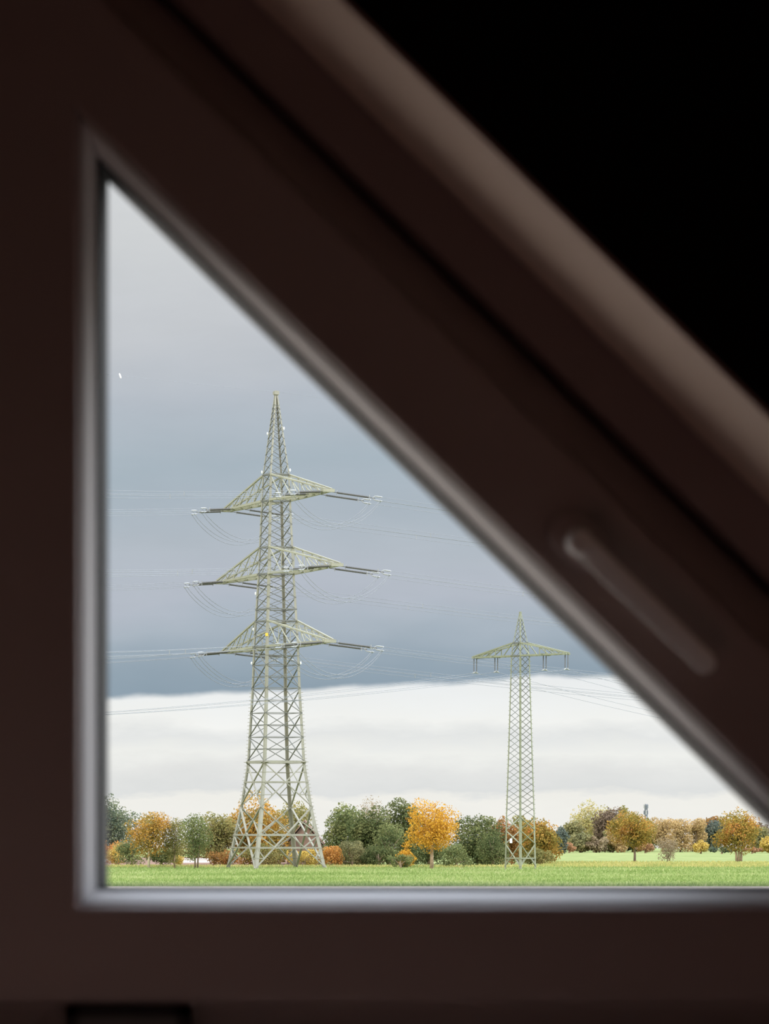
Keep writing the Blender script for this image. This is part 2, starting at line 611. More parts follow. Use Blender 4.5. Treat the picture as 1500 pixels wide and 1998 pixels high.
def slab(name, pts, th, m):
    """pts: cross-section polygon edge (x,z) pair extruded along Y, thickness th along its upper normal"""
    (x0, z0), (x1, z1) = pts
    d = Vector((x1 - x0, z1 - z0)).normalized()
    n = Vector((-d.y, d.x)) * th
    V = []
    for y in (-2.5, DW - 0.289):
        V += [(x0, y, z0), (x1, y, z1), (x1 + n.x, y, z1 + n.y), (x0 + n.x, y, z0 + n.y)]
    return struct(name, V, [[0, 1, 2, 3], [7, 6, 5, 4], [0, 4, 5, 1], [1, 5, 6, 2], [2, 6, 7, 3], [3, 7, 4, 0]], m)


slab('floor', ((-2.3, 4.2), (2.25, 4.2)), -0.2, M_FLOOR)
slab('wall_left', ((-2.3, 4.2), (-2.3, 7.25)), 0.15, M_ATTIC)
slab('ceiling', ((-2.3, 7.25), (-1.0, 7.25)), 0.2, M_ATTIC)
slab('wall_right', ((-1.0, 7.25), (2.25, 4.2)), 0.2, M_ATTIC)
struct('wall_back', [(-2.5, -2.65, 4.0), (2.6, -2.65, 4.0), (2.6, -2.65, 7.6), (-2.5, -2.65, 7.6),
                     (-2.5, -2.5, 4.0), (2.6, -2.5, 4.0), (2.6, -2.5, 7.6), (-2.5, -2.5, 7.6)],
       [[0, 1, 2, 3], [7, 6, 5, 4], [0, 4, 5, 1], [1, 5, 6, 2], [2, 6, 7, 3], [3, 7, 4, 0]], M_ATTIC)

# ------------------------------------------------------------------ ground
G = 760.0
V = [(-500, -40, 0), (500, -40, 0), (500, G, 0), (-500, G, 0), (-500, -40, -0.5), (500, -40, -0.5), (500, G, -0.5), (-500, G, -0.5)]
BOXF = [[0, 1, 2, 3], [7, 6, 5, 4], [0, 4, 5, 1], [1, 5, 6, 2], [2, 6, 7, 3], [3, 7, 4, 0]]
struct('field', V, BOXF, M_FIELD)
# stubble and yard between the house and the green field
struct('bare_land', [(-300, 3.2, 0.04), (300, 3.2, 0.04), (300, 322, 0.04), (-300, 322, 0.04)], [[0, 1, 2, 3]], M_STUBBLE)
# bare brown earth behind the field edge on the left
xa, xb = at(120, 0, 460).x, at(560, 0, 460).x
V = []
for (y, z) in ((456, 0.0), (466, 0.12), (560, 0.2)):
    for k in range(13):
        V.append((xa * 1.15 + (xb - xa * 1.15) * k / 12, y, z + (0.03 * math.sin(k * 1.7) if z else -0.05)))
Fc = [[r * 13 + k, r * 13 + k + 1, (r + 1) * 13 + k + 1, (r + 1) * 13 + k] for r in range(2) for k in range(12)]
struct('bare_ground', V, Fc, M_EARTH)
# narrow dry track at the right
x0, x1 = at(1195, 0, 432).x, at(1330, 0, 432).x
struct('dirt_path', [(x0, 425, 0.03), (x1, 427, 0.03), (x1 + 1, 433, 0.03), (x0, 431, 0.03)], [[0, 1, 2, 3]], M_TRACK)


def blades(n, region, hmin, hmax, wmin, wmax, name, m):
    """region(u1,u2)->x,y arrays"""
    x, y = region(rng.random(n), rng.random(n))
    h = rng.uniform(hmin, hmax, n)
    w = rng.uniform(wmin, wmax, n)
    a = rng.uniform(-0.9, 0.9, n)
    lx, ly = rng.normal(0, .35, n) * h, rng.normal(0, .35, n) * h
    dx, dy = np.cos(a) * w / 2, np.sin(a) * w / 2
    z0 = np.full(n, -0.02)
    P = np.stack([np.stack([x - dx, y - dy, z0], 1), np.stack([x + dx, y + dy, z0], 1),
                  np.stack([x + lx + dx * .25, y + ly + dy * .25, h], 1), np.stack([x + lx - dx * .25, y + ly - dy * .25, h], 1)], 1)
    return np_mesh(name, P.reshape(-1, 3), np.arange(4 * n).reshape(-1, 4), m)


def reg_near(u, v):
    y = 325 + (458 - 325) * v
    px = 120 + (1560 - 120) * u
    return (px - 750) / F * y, y


tag(blades(42000, reg_near, 0.10, 0.26, 0.08, 0.22, 'meadow_grass', M_GRASS),
    'short bright green grass of the field in front of both pylons', 'grass', kind='stuff')


def reg_edge(u, v):
    px = 200 + 1300 * u
    y = 449 + 7 * v + np.where(px > 1050, 6 * v, 0)
    return (px - 750) / F * y, y


tag(blades(7000, reg_edge, 0.15, 0.42, 0.08, 0.2, 'edge_grass', M_WEED),
    'taller straw-coloured grass along the far edge of the field', 'grass', kind='stuff')


def reg_weed(u, v):
    px = 1060 + 460 * u
    y = 452 + 36 * v
    return (px - 750) / F * y, y


tag(blades(9000, reg_weed, 0.15, 0.50, 0.10, 0.26, 'flowering_weeds', M_WEED),
    'strip of yellow flowering weeds before the red-tinged maple and the many-stemmed tree', 'weeds', kind='stuff')


# ------------------------------------------------------------------ pylons
def xface(mb, A0, A1, B0, B1, w, mode='x', out=None):
    if mode in ('x', 'd'):
        mb.bar(A0, B1, w, w * .5)
    if mode in ('x', 'u'):
        mb.bar(B0, A1, w, w * .5)


class Tower:
    def __init__(self, prof):
        self.prof = prof

    def half(self, z):
        p = self.prof
        for (z0, h0), (z1, h1) in zip(p, p[1:]):
            if z <= z1:
                return h0 + (h1 - h0) * (z - z0) / (z1 - z0)
        return p[-1][1]

    def pt(self, c, z):
        h = self.half(z)
        return Vector((c[0] * h, c[1] * h, z))


CORN = [(1, -1), (1, 1), (-1, 1), (-1, -1)]      # x = arm direction, y = line direction

# --- large strain pylon
PX = 1 / 16.97


def zz(py):
    return (1695 - py) * PX


def hh(px_half):
    return px_half / 0.932 * PX / math.sqrt(2)


Yp = ground_depth(1695)
root = empty('lattice_pylon', (at(538.5, 1695, Yp).x, Yp, 0), math.atan2(-0.913, 0.407),
             'tall grey lattice pylon with three levels of crossarms standing at the field edge', 'pylon')
T = Tower([(0, hh(98)), (zz(1574), hh(70.5)), (zz(1490), hh(57)), (zz(1343), hh(48)), (zz(1262), hh(45)),
           (zz(1120), hh(36)), (zz(977), hh(29)), (zz(926), hh(26.5)), (zz(768), hh(3.2)), (zz(762), hh(3.0))])
for ci, c in enumerate(CORN):
    mb = MB()
    zs = [p[0] for p in T.prof]
    ws = [0.38, 0.32, 0.30, 0.28, 0.26, 0.24, 0.2, 0.15, 0.12, 0.10]
    for z0, z1, w in zip(zs, zs[1:], ws):
        mb.angle(T.pt(c, z0), T.pt(c, z1), w, w * .16, (c[0], c[1], 0))
    if ci in (1, 3):                               # step bolts
        z = 3.0
        while z < zz(1350):
            p = T.pt(c, z)
            d = Vector((c[0], c[1], 0)).normalized()
            mb.bar(p - d * .04, p + d * 0.26, 0.05)
            z += 0.42
    mb.build('leg', M_STEEL, root)
for i in range(4):
    a, b = CORN[i], CORN[(i + 1) % 4]
    mb = MB()
    # spread base
    z1, z2, z3 = zz(1574), zz(1629), zz(1654)
    mb.bar(T.pt(a, 0.1), T.pt(b, z1), 0.24, 0.12)
    mb.bar(T.pt(b, 0.1), T.pt(a, z1), 0.24, 0.12)
    mb.bar(T.pt(a, z2), T.pt(b, z2), 0.20)
    mb.bar(T.pt(a, z3), T.pt(b, z3), 0.15)
    for p, q in ((a, b), (b, a)):
        def dg(t):
            return T.pt(p, 0.1).lerp(T.pt(q, z1), t)
        mb.bar(T.pt(p, z3), dg(.16), 0.13)
        mb.bar(T.pt(p, z2), dg(.34), 0.13)
        mb.bar(T.pt(q, z2 + .1), dg(.78), 0.12)
        mb.bar(dg(.16) + Vector((0, 0, 0)), T.pt(p, 1.25), 0.11)
    mb.bar(T.pt(a, zz(1604)), T.pt(a, 0.1).lerp(T.pt(b, z1), .5), .10)
    # splayed middle panel
    z0, z1 = zz(1574), zz(1488)
    mb.bar(T.pt(a, z0), T.pt(b, z1), 0.17, 0.1)
    mb.bar(T.pt(b, z0), T.pt(a, z1), 0.17, 0.1)
    mb.bar(T.pt(a, zz(1526)), T.pt(b, zz(1526)), 0.16)
    for p, q in ((a, b), (b, a)):
        e = T.pt(p, z0).lerp(T.pt(q, z1), .27)
        mb.bar(T.pt(p, zz(1551)), e, .10)
        mb.bar(T.pt(p, zz(1530)), e, .10)
        e = T.pt(p, z0).lerp(T.pt(q, z1), .78)
        mb.bar(T.pt(q, zz(1507)), e, .10)
    mb.bar(T.pt(a, zz(1487)), T.pt(b, zz(1487)), 0.30)
    # gussets at the waist
    for p, q in ((a, b), (b, a)):
        A_, B_ = T.pt(p, zz(1487)), T.pt(q, zz(1487))
        mb.bar(A_, A_.lerp(B_, .10), .9, .06, up=(0, 0, 1))
    mb.build('base_lattice', M_STEEL, root)
    mb = MB()
    # regular shaft
    rows = [1485, 1438.5, 1391.5, 1343, 1298, 1262]
    for r0, r1 in zip(rows, rows[1:]):
        xface(mb, T.pt(a, zz(r0)), T.pt(a, zz(r1)), T.pt(b, zz(r0)), T.pt(b, zz(r1)), 0.125)
        for r in (r0, (r0 + r1) / 2):
            mb.bar(T.pt(a, zz(r)), T.pt(b, zz(r)), 0.075)
    mb.build('lattice_panel', M_BRACE, root)
    mb = MB()
    rows = [1262, 1238, 1212, 1189, 1166, 1143, 1120, 1094, 1068, 1046, 1023, 1000, 977, 951, 926]
    for r0, r1 in zip(rows, rows[1:]):
        xface(mb, T.pt(a, zz(r0)), T.pt(a, zz(r1)), T.pt(b, zz(r0)), T.pt(b, zz(r1)), 0.105)
        if r0 in (1262, 1212, 1120, 1068, 977, 1189):
            mb.bar(T.pt(a, zz(r0)), T.pt(b, zz(r0)), 0.13)
    mb.build('upper_lattice_panel', M_BRACE, root)
    mb = MB()
    z = 926.0
    mb.bar(T.pt(a, zz(926)), T.pt(b, zz(926)), 0.14)
    while z > 790:
        st = 6 + 14 * (z - 768) / 158
        xface(mb, T.pt(a, zz(z)), T.pt(a, zz(z - st)), T.pt(b, zz(z)), T.pt(b, zz(z - st)), 0.085, 'x')
        z -= st
    mb.build('spire_lattice', M_BRACE, root)

RD = Vector((1.0, 0.0))     # filled below


def to_local(vx, vy):
    """world horizontal direction -> pylon local direction"""
    ax = Vector((0.407, -0.913))
    ay = Vector((0.913, 0.407))
    w = Vector((vx, vy))
    return Vector((w.dot(ax), w.dot(ay)))


DR = to_local(0.913, 0.407)          # spans away to the right
DL = to_local(-0.61, -0.79)          # spans towards the house on the left
ARMS = [(977, 927, 15.3, 'top'), (1120, 1068, 17.7, 'middle'), (1262, 1212, 15.7, 'lowest')]
wire_ends = []


def insulator(p, d2, slope, length):
    """strain insulator from p; returns object and its outer end (local)"""
    d = Vector((d2.x, d2.y, slope)).normalized()
    mb = MB()
    pts, rr = [], []
    n = 22
    a0, a1 = 0.12, 0.86
    pts += [p, p + d * (a0 * length)]
    rr += [.05, .05]
    for k in range(n):
        t = a0 + (a1 - a0) * (k + .2) / n
        pts += [p + d * (t * length), p + d * ((t + .3 * (a1 - a0) / n) * length)]
        rr += [.145, .07]
    pts += [p + d * (a1 * length), p + d * length]
    rr += [.05, .05]
    mb.tube(pts, rr, 6)
    o = mb.build('insulator', M_INSUL, root)
    e = p + d * length
    mb = MB()
    side = Vector((-d.y, d.x, 0)).normalized()
    for s in (-1, 1):
        q = e + Vector((0, 0, .22 * s))
        mb.bar(e - d * .35, q, .07)
        mb.tube([q - d * .1, q + d * .25, q + d * .75, q + d * 0.9], [.04, .085, .085, .04], 6)
    mb.build('clamp', M_CLAMP, o)
    for c1 in (e - d * .7, p + d * (a0 * length)):
        mb = MB()
        mb.bar(c1 + Vector((0, 0, -.26)), c1 + Vector((0, 0, .28)), .07)
        mb.build('arcing_horn', M_CLAMP, o)
    return e + d * 0.8


for (rb, rt, LA, lvl) in ARMS:
    zb, zt = zz(rb), zz(rt)
    for s in (1, -1):
        mb = MB()
        tipw = 0.4
        hb, ht = T.half(zb), T.half(zt)
        B = [Vector((s * hb, q * hb, zb)) for q in (-1, 1)]
        U = [Vector((s * ht, q * ht, zt)) for q in (-1, 1)]
        TP = [Vector((s * LA, q * tipw, zb)) for q in (-1, 1)]
        for k in (0, 1):
            mb.bar(B[k], TP[k], 0.26, 0.26)
            mb.bar(U[k], TP[k] + Vector((0, 0, .18)), 0.18, 0.18)
        mb.bar(TP[0] - Vector((0, .3, 0)), TP[1] + Vector((0, .3, 0)), .34)
        st = [0, .20, .40, .58, .76, .92]
        for k in (0, 1):
            for a_, b_ in zip(st, st[1:]):
                bb0, bb1 = B[k].lerp(TP[k], a_), B[k].lerp(TP[k], b_)
                uu0, uu1 = U[k].lerp(TP[k], a_), U[k].lerp(TP[k], b_)
                mb.bar(uu0, bb1, .085)
                mb.bar(uu1, bb1, .06)
        for a_, b_ in zip(st, st[1:]):
            mb.bar(B[0].lerp(TP[0], a_), B[1].lerp(TP[1], b_), .10)
            mb.bar(B[1].lerp(TP[1], a_), B[0].lerp(TP[0], b_), .10)
            mb.bar(B[0].lerp(TP[0], b_), B[1].lerp(TP[1], b_), .12)
            mb.bar(U[0].lerp(TP[0], a_), U[1].lerp(TP[1], a_), .06)
            mb.bar(U[0].lerp(TP[0], a_), U[1].lerp(TP[1], b_), .05)
        mb.build('crossarm', M_ARM, root)
        for inset in (0.25, 3.9):
            xa_ = s * (LA - inset)
            wd = tipw + (hb - tipw) * (inset / (LA - hb))
            eR = insulator(Vector((xa_, wd + .1, zb - .12)), DR, -0.10, 5.3)
            eL = insulator(Vector((xa_, -wd - .1, zb - .12)), DL, -0.085, 5.0)
            wire_ends.append((eR, eL, lvl, s, inset))
            # jumper loop under the arm
            mb = MB()
            for dz in (-.2, .2):
                pts = []
                for k in range(17):
                    t = k / 16
                    p = eL.lerp(eR, t)
                    p.z -= 3.3 * (1 - (2 * t - 1) ** 2) ** .9
                    pts.append(p + Vector((.12 * (1 if dz > 0 else -1), 0, dz)))
                mb.tube(pts, 0.028, 4)
            mb.build('jumper_cable', M_WIRE, root)

# small plates on the big pylon
mb = MB()
mb.box((-.28, -.28, zz(770)), (.28, .28, zz(763)))
mb.build('cap', M_STEEL, root)
mb = MB()
p = T.pt(CORN[0], zz(1240))
mb.box((p.x - .02, p.y - .18, p.z - .17), (p.x + .06, p.y + .14, p.z + .17))
tag(mb.build('number_plate', M_YELLOW, root), 'yellow plate')
for r, ci in ((836, 1), (845, 3), (918, 1), (920, 3), (1157, 3), (1227, 3), (1294, 1), (1293, 3)):
    p = T.pt(CORN[ci], zz(r)) + Vector((CORN[ci][0], CORN[ci][1], 0)) * .1
    mb = MB()
    mb.tube([p + Vector((0, 0, .16)), p, p - Vector((0, 0, .16))], [.05, .10, .05], 8)
    mb.build('reflector', M_WHITE, root)

bpy.context.view_layer.update()
MW = root.matrix_world.copy()


def span(p, d2w, slope, k, length, twin, name, label, group, r=0.019, n=48, both=False):
    """conductor from world point p along horizontal world direction d2w"""
    o = empty(name, (p.x, p.y, p.z), 0, label, 'power line', group)
    mb = MB()
    offs = (-.22, .22) if twin else (0,)
    for dz in offs:
        pts = []
        for i in range(n + 1):
            s = length * (i / n) ** 1.6
            pts.append(Vector((d2w.x * s, d2w.y * s, slope * s + k * s * s + dz)))
        mb.tube(pts, r, 4)
    mb.build('cable', M_WIRE, o)
    if twin:
        for s in (18, 55, 95):
            mb = MB()
            z = slope * s + k * s * s
            c = Vector((d2w.x * s, d2w.y * s, z))
            mb.bar(c + Vector((0, 0, -.26)), c + Vector((0, 0, .26)), .05)
            mb.build('spacer', M_CLAMP, o)
    return o


for (eR, eL, lvl, s, inset) in wire_ends:
    side = 'house-side arm' if s > 0 else 'field-side arm'
    pos = 'the tip' if inset < 1 else 'the inner end'
    span(MW @ eR, Vector((0.913, 0.407)), -0.10, 0.10 / 300, 300, True, 'power_line',
         f'twin conductor towards the slim pylon from {pos} of the {lvl} {side}', 'twin conductors of the tall pylon')
    span(MW @ eL, Vector((-0.61, -0.79)), -0.085, 0.085 / 150, 260, True, 'power_line',
         f'twin conductor away from the slim pylon from {pos} of the {lvl} {side}', 'twin conductors of the tall pylon')
pk = MW @ Vector((0, 0, zz(764)))
o = span(pk, Vector((0.913, 0.407)), -0.085, 0.085 / 300, 300, False, 'earth_wire', 'thin earth wire from the tip of the tall pylon towards the sloping window side', None, r=0.012)
o['category'] = 'wire'
o = span(pk, Vector((-0.61, -0.79)), -0.03, 0.03 / 120, 260, False, 'earth_wire', 'thin earth wire from the tip of the tall pylon, with a white bird marker', None, r=0.012)
o['category'] = 'wire'
mb = MB()
d_ = Vector((-0.61, -0.79))
s_ = 27.0
c = Vector((d_.x * s_, d_.y * s_, -0.03 * s_ + .00025 * s_ * s_))
mb.tube([c + Vector((-.09, 0, .25)), c + Vector((-.02, 0, .08)), c + Vector((.06, 0, -.15)), c + Vector((.1, 0, -.28))], [.05, .1, .1, .04], 6)
mb.build('bird_marker', M_WHITE, o)

# --- slim suspension pylon
Y2 = ground_depth(1697.5)
P2 = Y2 / F
th2 = math.radians(47)
root2 = empty('lattice_pylon', (at(1015, 1697, Y2).x, Y2, 0), -th2,
              'slim green-grey lattice pylon with a single pair of crossarms and hanging insulators', 'pylon')


def z2(py):
    return (1697 - py) * P2


def h2(px_half):
    return px_half / math.cos(math.radians(2)) * P2 / math.sqrt(2)


T2 = Tower([(0, h2(30.5)), (z2(1595), h2(28)), (z2(1440), h2(22.8)), (z2(1279), h2(18)), (z2(1254), h2(14.5)), (z2(1198), h2(2.6)), (z2(1193), h2(2.4))])
for c in CORN:
    mb = MB()
    zs = [p[0] for p in T2.prof]
    for (z0, z1, w) in zip(zs, zs[1:], (.21, .16, .15, .14, .11, .09)):
        mb.angle(T2.pt(c, z0), T2.pt(c, z1), w, w * .18, (c[0], c[1], 0))
    z = z2(1595)
    if c in ((1, -1), (-1, -1), (1, 1)):
        while z < z2(1260):
            p = T2.pt(c, z)
            d = Vector((c[0], c[1], 0)).normalized()
            mb.bar(p, p + d * 0.13, 0.04)
            z += 0.5
    mb.build('leg', M_STEEL2, root2)
for i in range(4):
    a, b = CORN[i], CORN[(i + 1) % 4]
    mb = MB()
    y = 1594.0
    while y - 12 > 1268:
        # single diagonals, rising the same way round the shaft
        mb.bar(T2.pt(a, z2(y - 18.5)), T2.pt(b, z2(y)), 0.055, 0.04)
        y -= 12.2
    y = 1270.0
    while y > 1212:
        st = 5 + 9 * (y - 1198) / 72
        mb.bar(T2.pt(a, z2(y - st * 1.3)), T2.pt(b, z2(y)), 0.05, .04)
        if y > 1254:
            mb.bar(T2.pt(b, z2(y - st * 1.3)), T2.pt(a, z2(y)), 0.05, .04)
        y -= st
    for y in (1279, 1254):
        mb.bar(T2.pt(a, z2(y)), T2.pt(b, z2(y)), .11)
    mb.build('lattice_panel', M_BRACE2, root2)
    mb = MB()
    for (ya, yb) in ((1594, 1619), (1620, 1646), (1646, 1690)):
        mb.bar(T2.pt(a, z2(ya)), T2.pt(b, z2(yb)), .13, .08)
    mb.bar(T2.pt(b, z2(1646)), T2.pt(a, z2(1690)), .11, .08)
    mb.bar(T2.pt(a, z2(1674)), T2.pt(b, z2(1674)), .13)
    mb.bar(T2.pt(a, z2(1689)), T2.pt(a, z2(1675)).lerp(T2.pt(b, z2(1675)), .25), .09)
    mb.build('base_lattice', M_STEEL2, root2)
wire2 = []
for s in (1, -1):
    mb = MB()
    zb, zt = z2(1279), z2(1254)
    LA = 87.5 * P2 / math.cos(th2)
    tipw = .22
    hb, ht = T2.half(zb), T2.half(zt)
    B = [Vector((s * hb, q * hb, zb)) for q in (-1, 1)]
    U = [Vector((s * ht, q * ht, zt)) for q in (-1, 1)]
    TP = [Vector((s * LA, q * tipw, zb)) for q in (-1, 1)]
    for k in (0, 1):
        mb.bar(B[k], TP[k], .16)
        mb.bar(U[k], TP[k] + Vector((0, 0, .1)), .15)
        m_ = .42
        mb.bar(B[k].lerp(TP[k], m_), U[k].lerp(TP[k], m_), .09)
        mb.bar(U[k].lerp(TP[k], m_), B[k].lerp(TP[k], .62), .09)
        mb.bar(U[k].lerp(TP[k], .02), B[k].lerp(TP[k], .2), .09)
        mb.bar(U[k].lerp(TP[k], .66), B[k].lerp(TP[k], .8), .08)
    for q in (.2, .42, .55, .7, .85):
        mb.bar(B[0].lerp(TP[0], q), B[1].lerp(TP[1], q), .10)
        mb.bar(U[0].lerp(TP[0], q), U[1].lerp(TP[1], q), .08)
        mb.bar(B[0].lerp(TP[0], q), B[1].lerp(TP[1], q + .14), .07)
    mb.bar(TP[0] - Vector((s * .2, .3, 0)), TP[1] + Vector((-s * .2, .3, 0)), .25)
    mb.bar(TP[0].lerp(B[0], .52) - Vector((0, .3, 0)), TP[1].lerp(B[1], .52) + Vector((0, .3, 0)), .25)
    mb.build('crossarm', M_STEEL2, root2)
    for fr in (0.0, .46):
        xc = s * (LA - .15 - fr * LA)
        mb = MB()
        for q in (-.22, .22):
            pts, rr = [], []
            for k in range(13):
                pts += [Vector((xc + q, 0, zb - .12 - 1.5 * k / 13)), Vector((xc + q, 0, zb - .12 - 1.5 * (k + .4) / 13))]
                rr += [.07, .035]
            mb.tube(pts, rr, 6)
        io = mb.build('insulator', M_INSUL, root2)
        mb = MB()
        ze = zb - 1.66
        mb.bar((xc - .26, 0, ze + .04), (xc + .26, 0, ze + .04), .08)
        mb.tube([(xc, -.45, ze - .12), (xc, -.15, ze - .02), (xc, .15, ze - .02), (xc, .45, ze - .12)], [.05, .09, .09, .05], 8)
        mb.build('clamp', M_CLAMP, io)
        wire2.append((Vector((xc, 0, ze - .05)), s, fr))
mb = MB()
c = T2.pt(CORN[3], z2(1640)).lerp(T2.pt(CORN[0], z2(1640)), .42)
mb.box((c.x - .02, c.y - .28, c.z - .25), (c.x + .30, c.y - .2, c.z + .25))
tag(mb.build('sign_plate', M_WHITE, root2), 'white square plate')
bpy.context.view_layer.update()
MW2 = root2.matrix_world.copy()
dR2 = Vector((math.sin(th2), math.cos(th2)))
for (p, s, fr) in wire2:
    side = 'sloping sash' if s > 0 else 'tall pylon'
    pos = 'outer' if fr == 0 else 'inner'
    w = MW2 @ p
    span(w, dR2, -0.17, 0.17 / 250, 250, False, 'power_line', f'conductor behind the slim pylon from its {pos} insulator towards the {side}', 'conductors of the slim pylon', r=0.019)
    span(w, -dR2, -0.13, 0.13 / 250, 250, False, 'power_line', f'conductor before the slim pylon from its {pos} insulator towards the {side}', 'conductors of the slim pylon', r=0.019)

# --- far radio mast
Ym = 752.0
xm = at(1260, 0, Ym).x
ht_ = EYE + (HZ - 1566) * Ym / F
mast = empty('radio_mast', (xm, Ym, 0), .3, 'distant radio mast with antenna panels above the far trees', 'mast')
mb = MB()
for k in range(3):
    t_ = 2 * math.pi * k / 3
    mb.bar((.26 * math.cos(t_), .26 * math.sin(t_), 0), (.26 * math.cos(t_), .26 * math.sin(t_), ht_ - .5), .12)
for j in range(int(ht_ * 1.6)):
    z0, z1 = j / 1.6, (j + 1) / 1.6
    for k in range(3):
        t0, t1 = 2 * math.pi * k / 3, 2 * math.pi * (k + 1) / 3
        mb.bar((.26 * math.cos(t0), .26 * math.sin(t0), z0), (.26 * math.cos(t1), .26 * math.sin(t1), z1), .07)
mb.build('lattice_shaft', M_MAST, mast)
for (dz, k) in ((0.7, 0), (0.7, 1), (0.7, 2), (1.9, 0), (1.9, 1), (1.9, 2)):
    mb = MB()
    t_ = 2 * math.pi * k / 3 + .5 + dz
    c = Vector((.36 * math.cos(t_), .36 * math.sin(t_), ht_ - dz))
    mb.box((c.x - .12, c.y - .08, c.z - .42), (c.x + .12, c.y + .08, c.z + .34))
    mb.build('antenna_panel', M_CLAMP if k == 1 else M_MAST, mast)
mb = MB()
mb.tube([(0, 0, ht_ - 3.6), (0, 0, ht_ - 3.3)], [.5, .5], 10)
mb.build('platform', M_MAST, mast)

# ------------------------------------------------------------------ small buildings
Yh = 474.0
hx0, hx1 = at(556, 0, Yh).x, at(632, 0, Yh).x
hr = EYE + (HZ - 1603) * Yh / F
he = EYE + (HZ - 1648) * Yh / F
house = empty('house', ((hx0 + hx1) / 2, Yh, 0), 0, 'dark brown gabled house half hidden behind the tall pylon', 'house')
w_ = (hx1 - hx0) / 2
mb = MB()
mb.box((-w_ * .9, 0, 0), (w_ * .9, 8, he))
i = len(mb.v)
mb.v += [(-w_ * .9, 0, he), (w_ * .9, 0, he), (0, 0, hr - .2), (-w_ * .9, 8, he), (w_ * .9, 8, he), (0, 8, hr - .2)]
mb.f += [[i, i + 1, i + 2], [i + 5, i + 4, i + 3]]
mb.build('wall', M_ROOF, house)
mb = MB()
for s in (-1, 1):
    mb.bar((0, -.3, hr), (0, 8.3, hr), .2)
    i = len(mb.v)
    mb.v += [(0, -.4, hr), (0, 8.4, hr), (s * w_ * 1.05, 8.4, he - .2), (s * w_ * 1.05, -.4, he - .2),
             (0, -.4, hr + .2), (0, 8.4, hr + .2), (s * w_ * 1.05, 8.4, he), (s * w_ * 1.05, -.4, he)]
    mb.f += [[i + k for k in q] for q in BOXF]
mb.build('roof', M_ROOF, house)


def low_wall(px0, px1, py0, py1, Yw, label):
    a_, b_ = at(px0, py1, Yw), at(px1, py0, Yw)
    o = empty('low_wall', ((a_.x + b_.x) / 2, Yw, 0), 0, label, 'wall')
    hw = (b_.x - a_.x) / 2
    mb = MB()
    mb.box((-hw, 0, 0.02), (hw, .3, b_.z - .12))
    mb.build('wall_panel', M_PALE_WALL, o)
    mb = MB()
    mb.box((-hw - .05, -.06, b_.z - .12), (hw + .05, .36, b_.z))
    mb.build('coping', M_PALE_WALL, o)


low_wall(352, 412, 1675, 1683, 492, 'pale low wall seen between the stems of the bent-stemmed tree')
low_wall(196, 216, 1671, 1676, 500, 'short pale wall behind the yellow shrub at the upright window side')


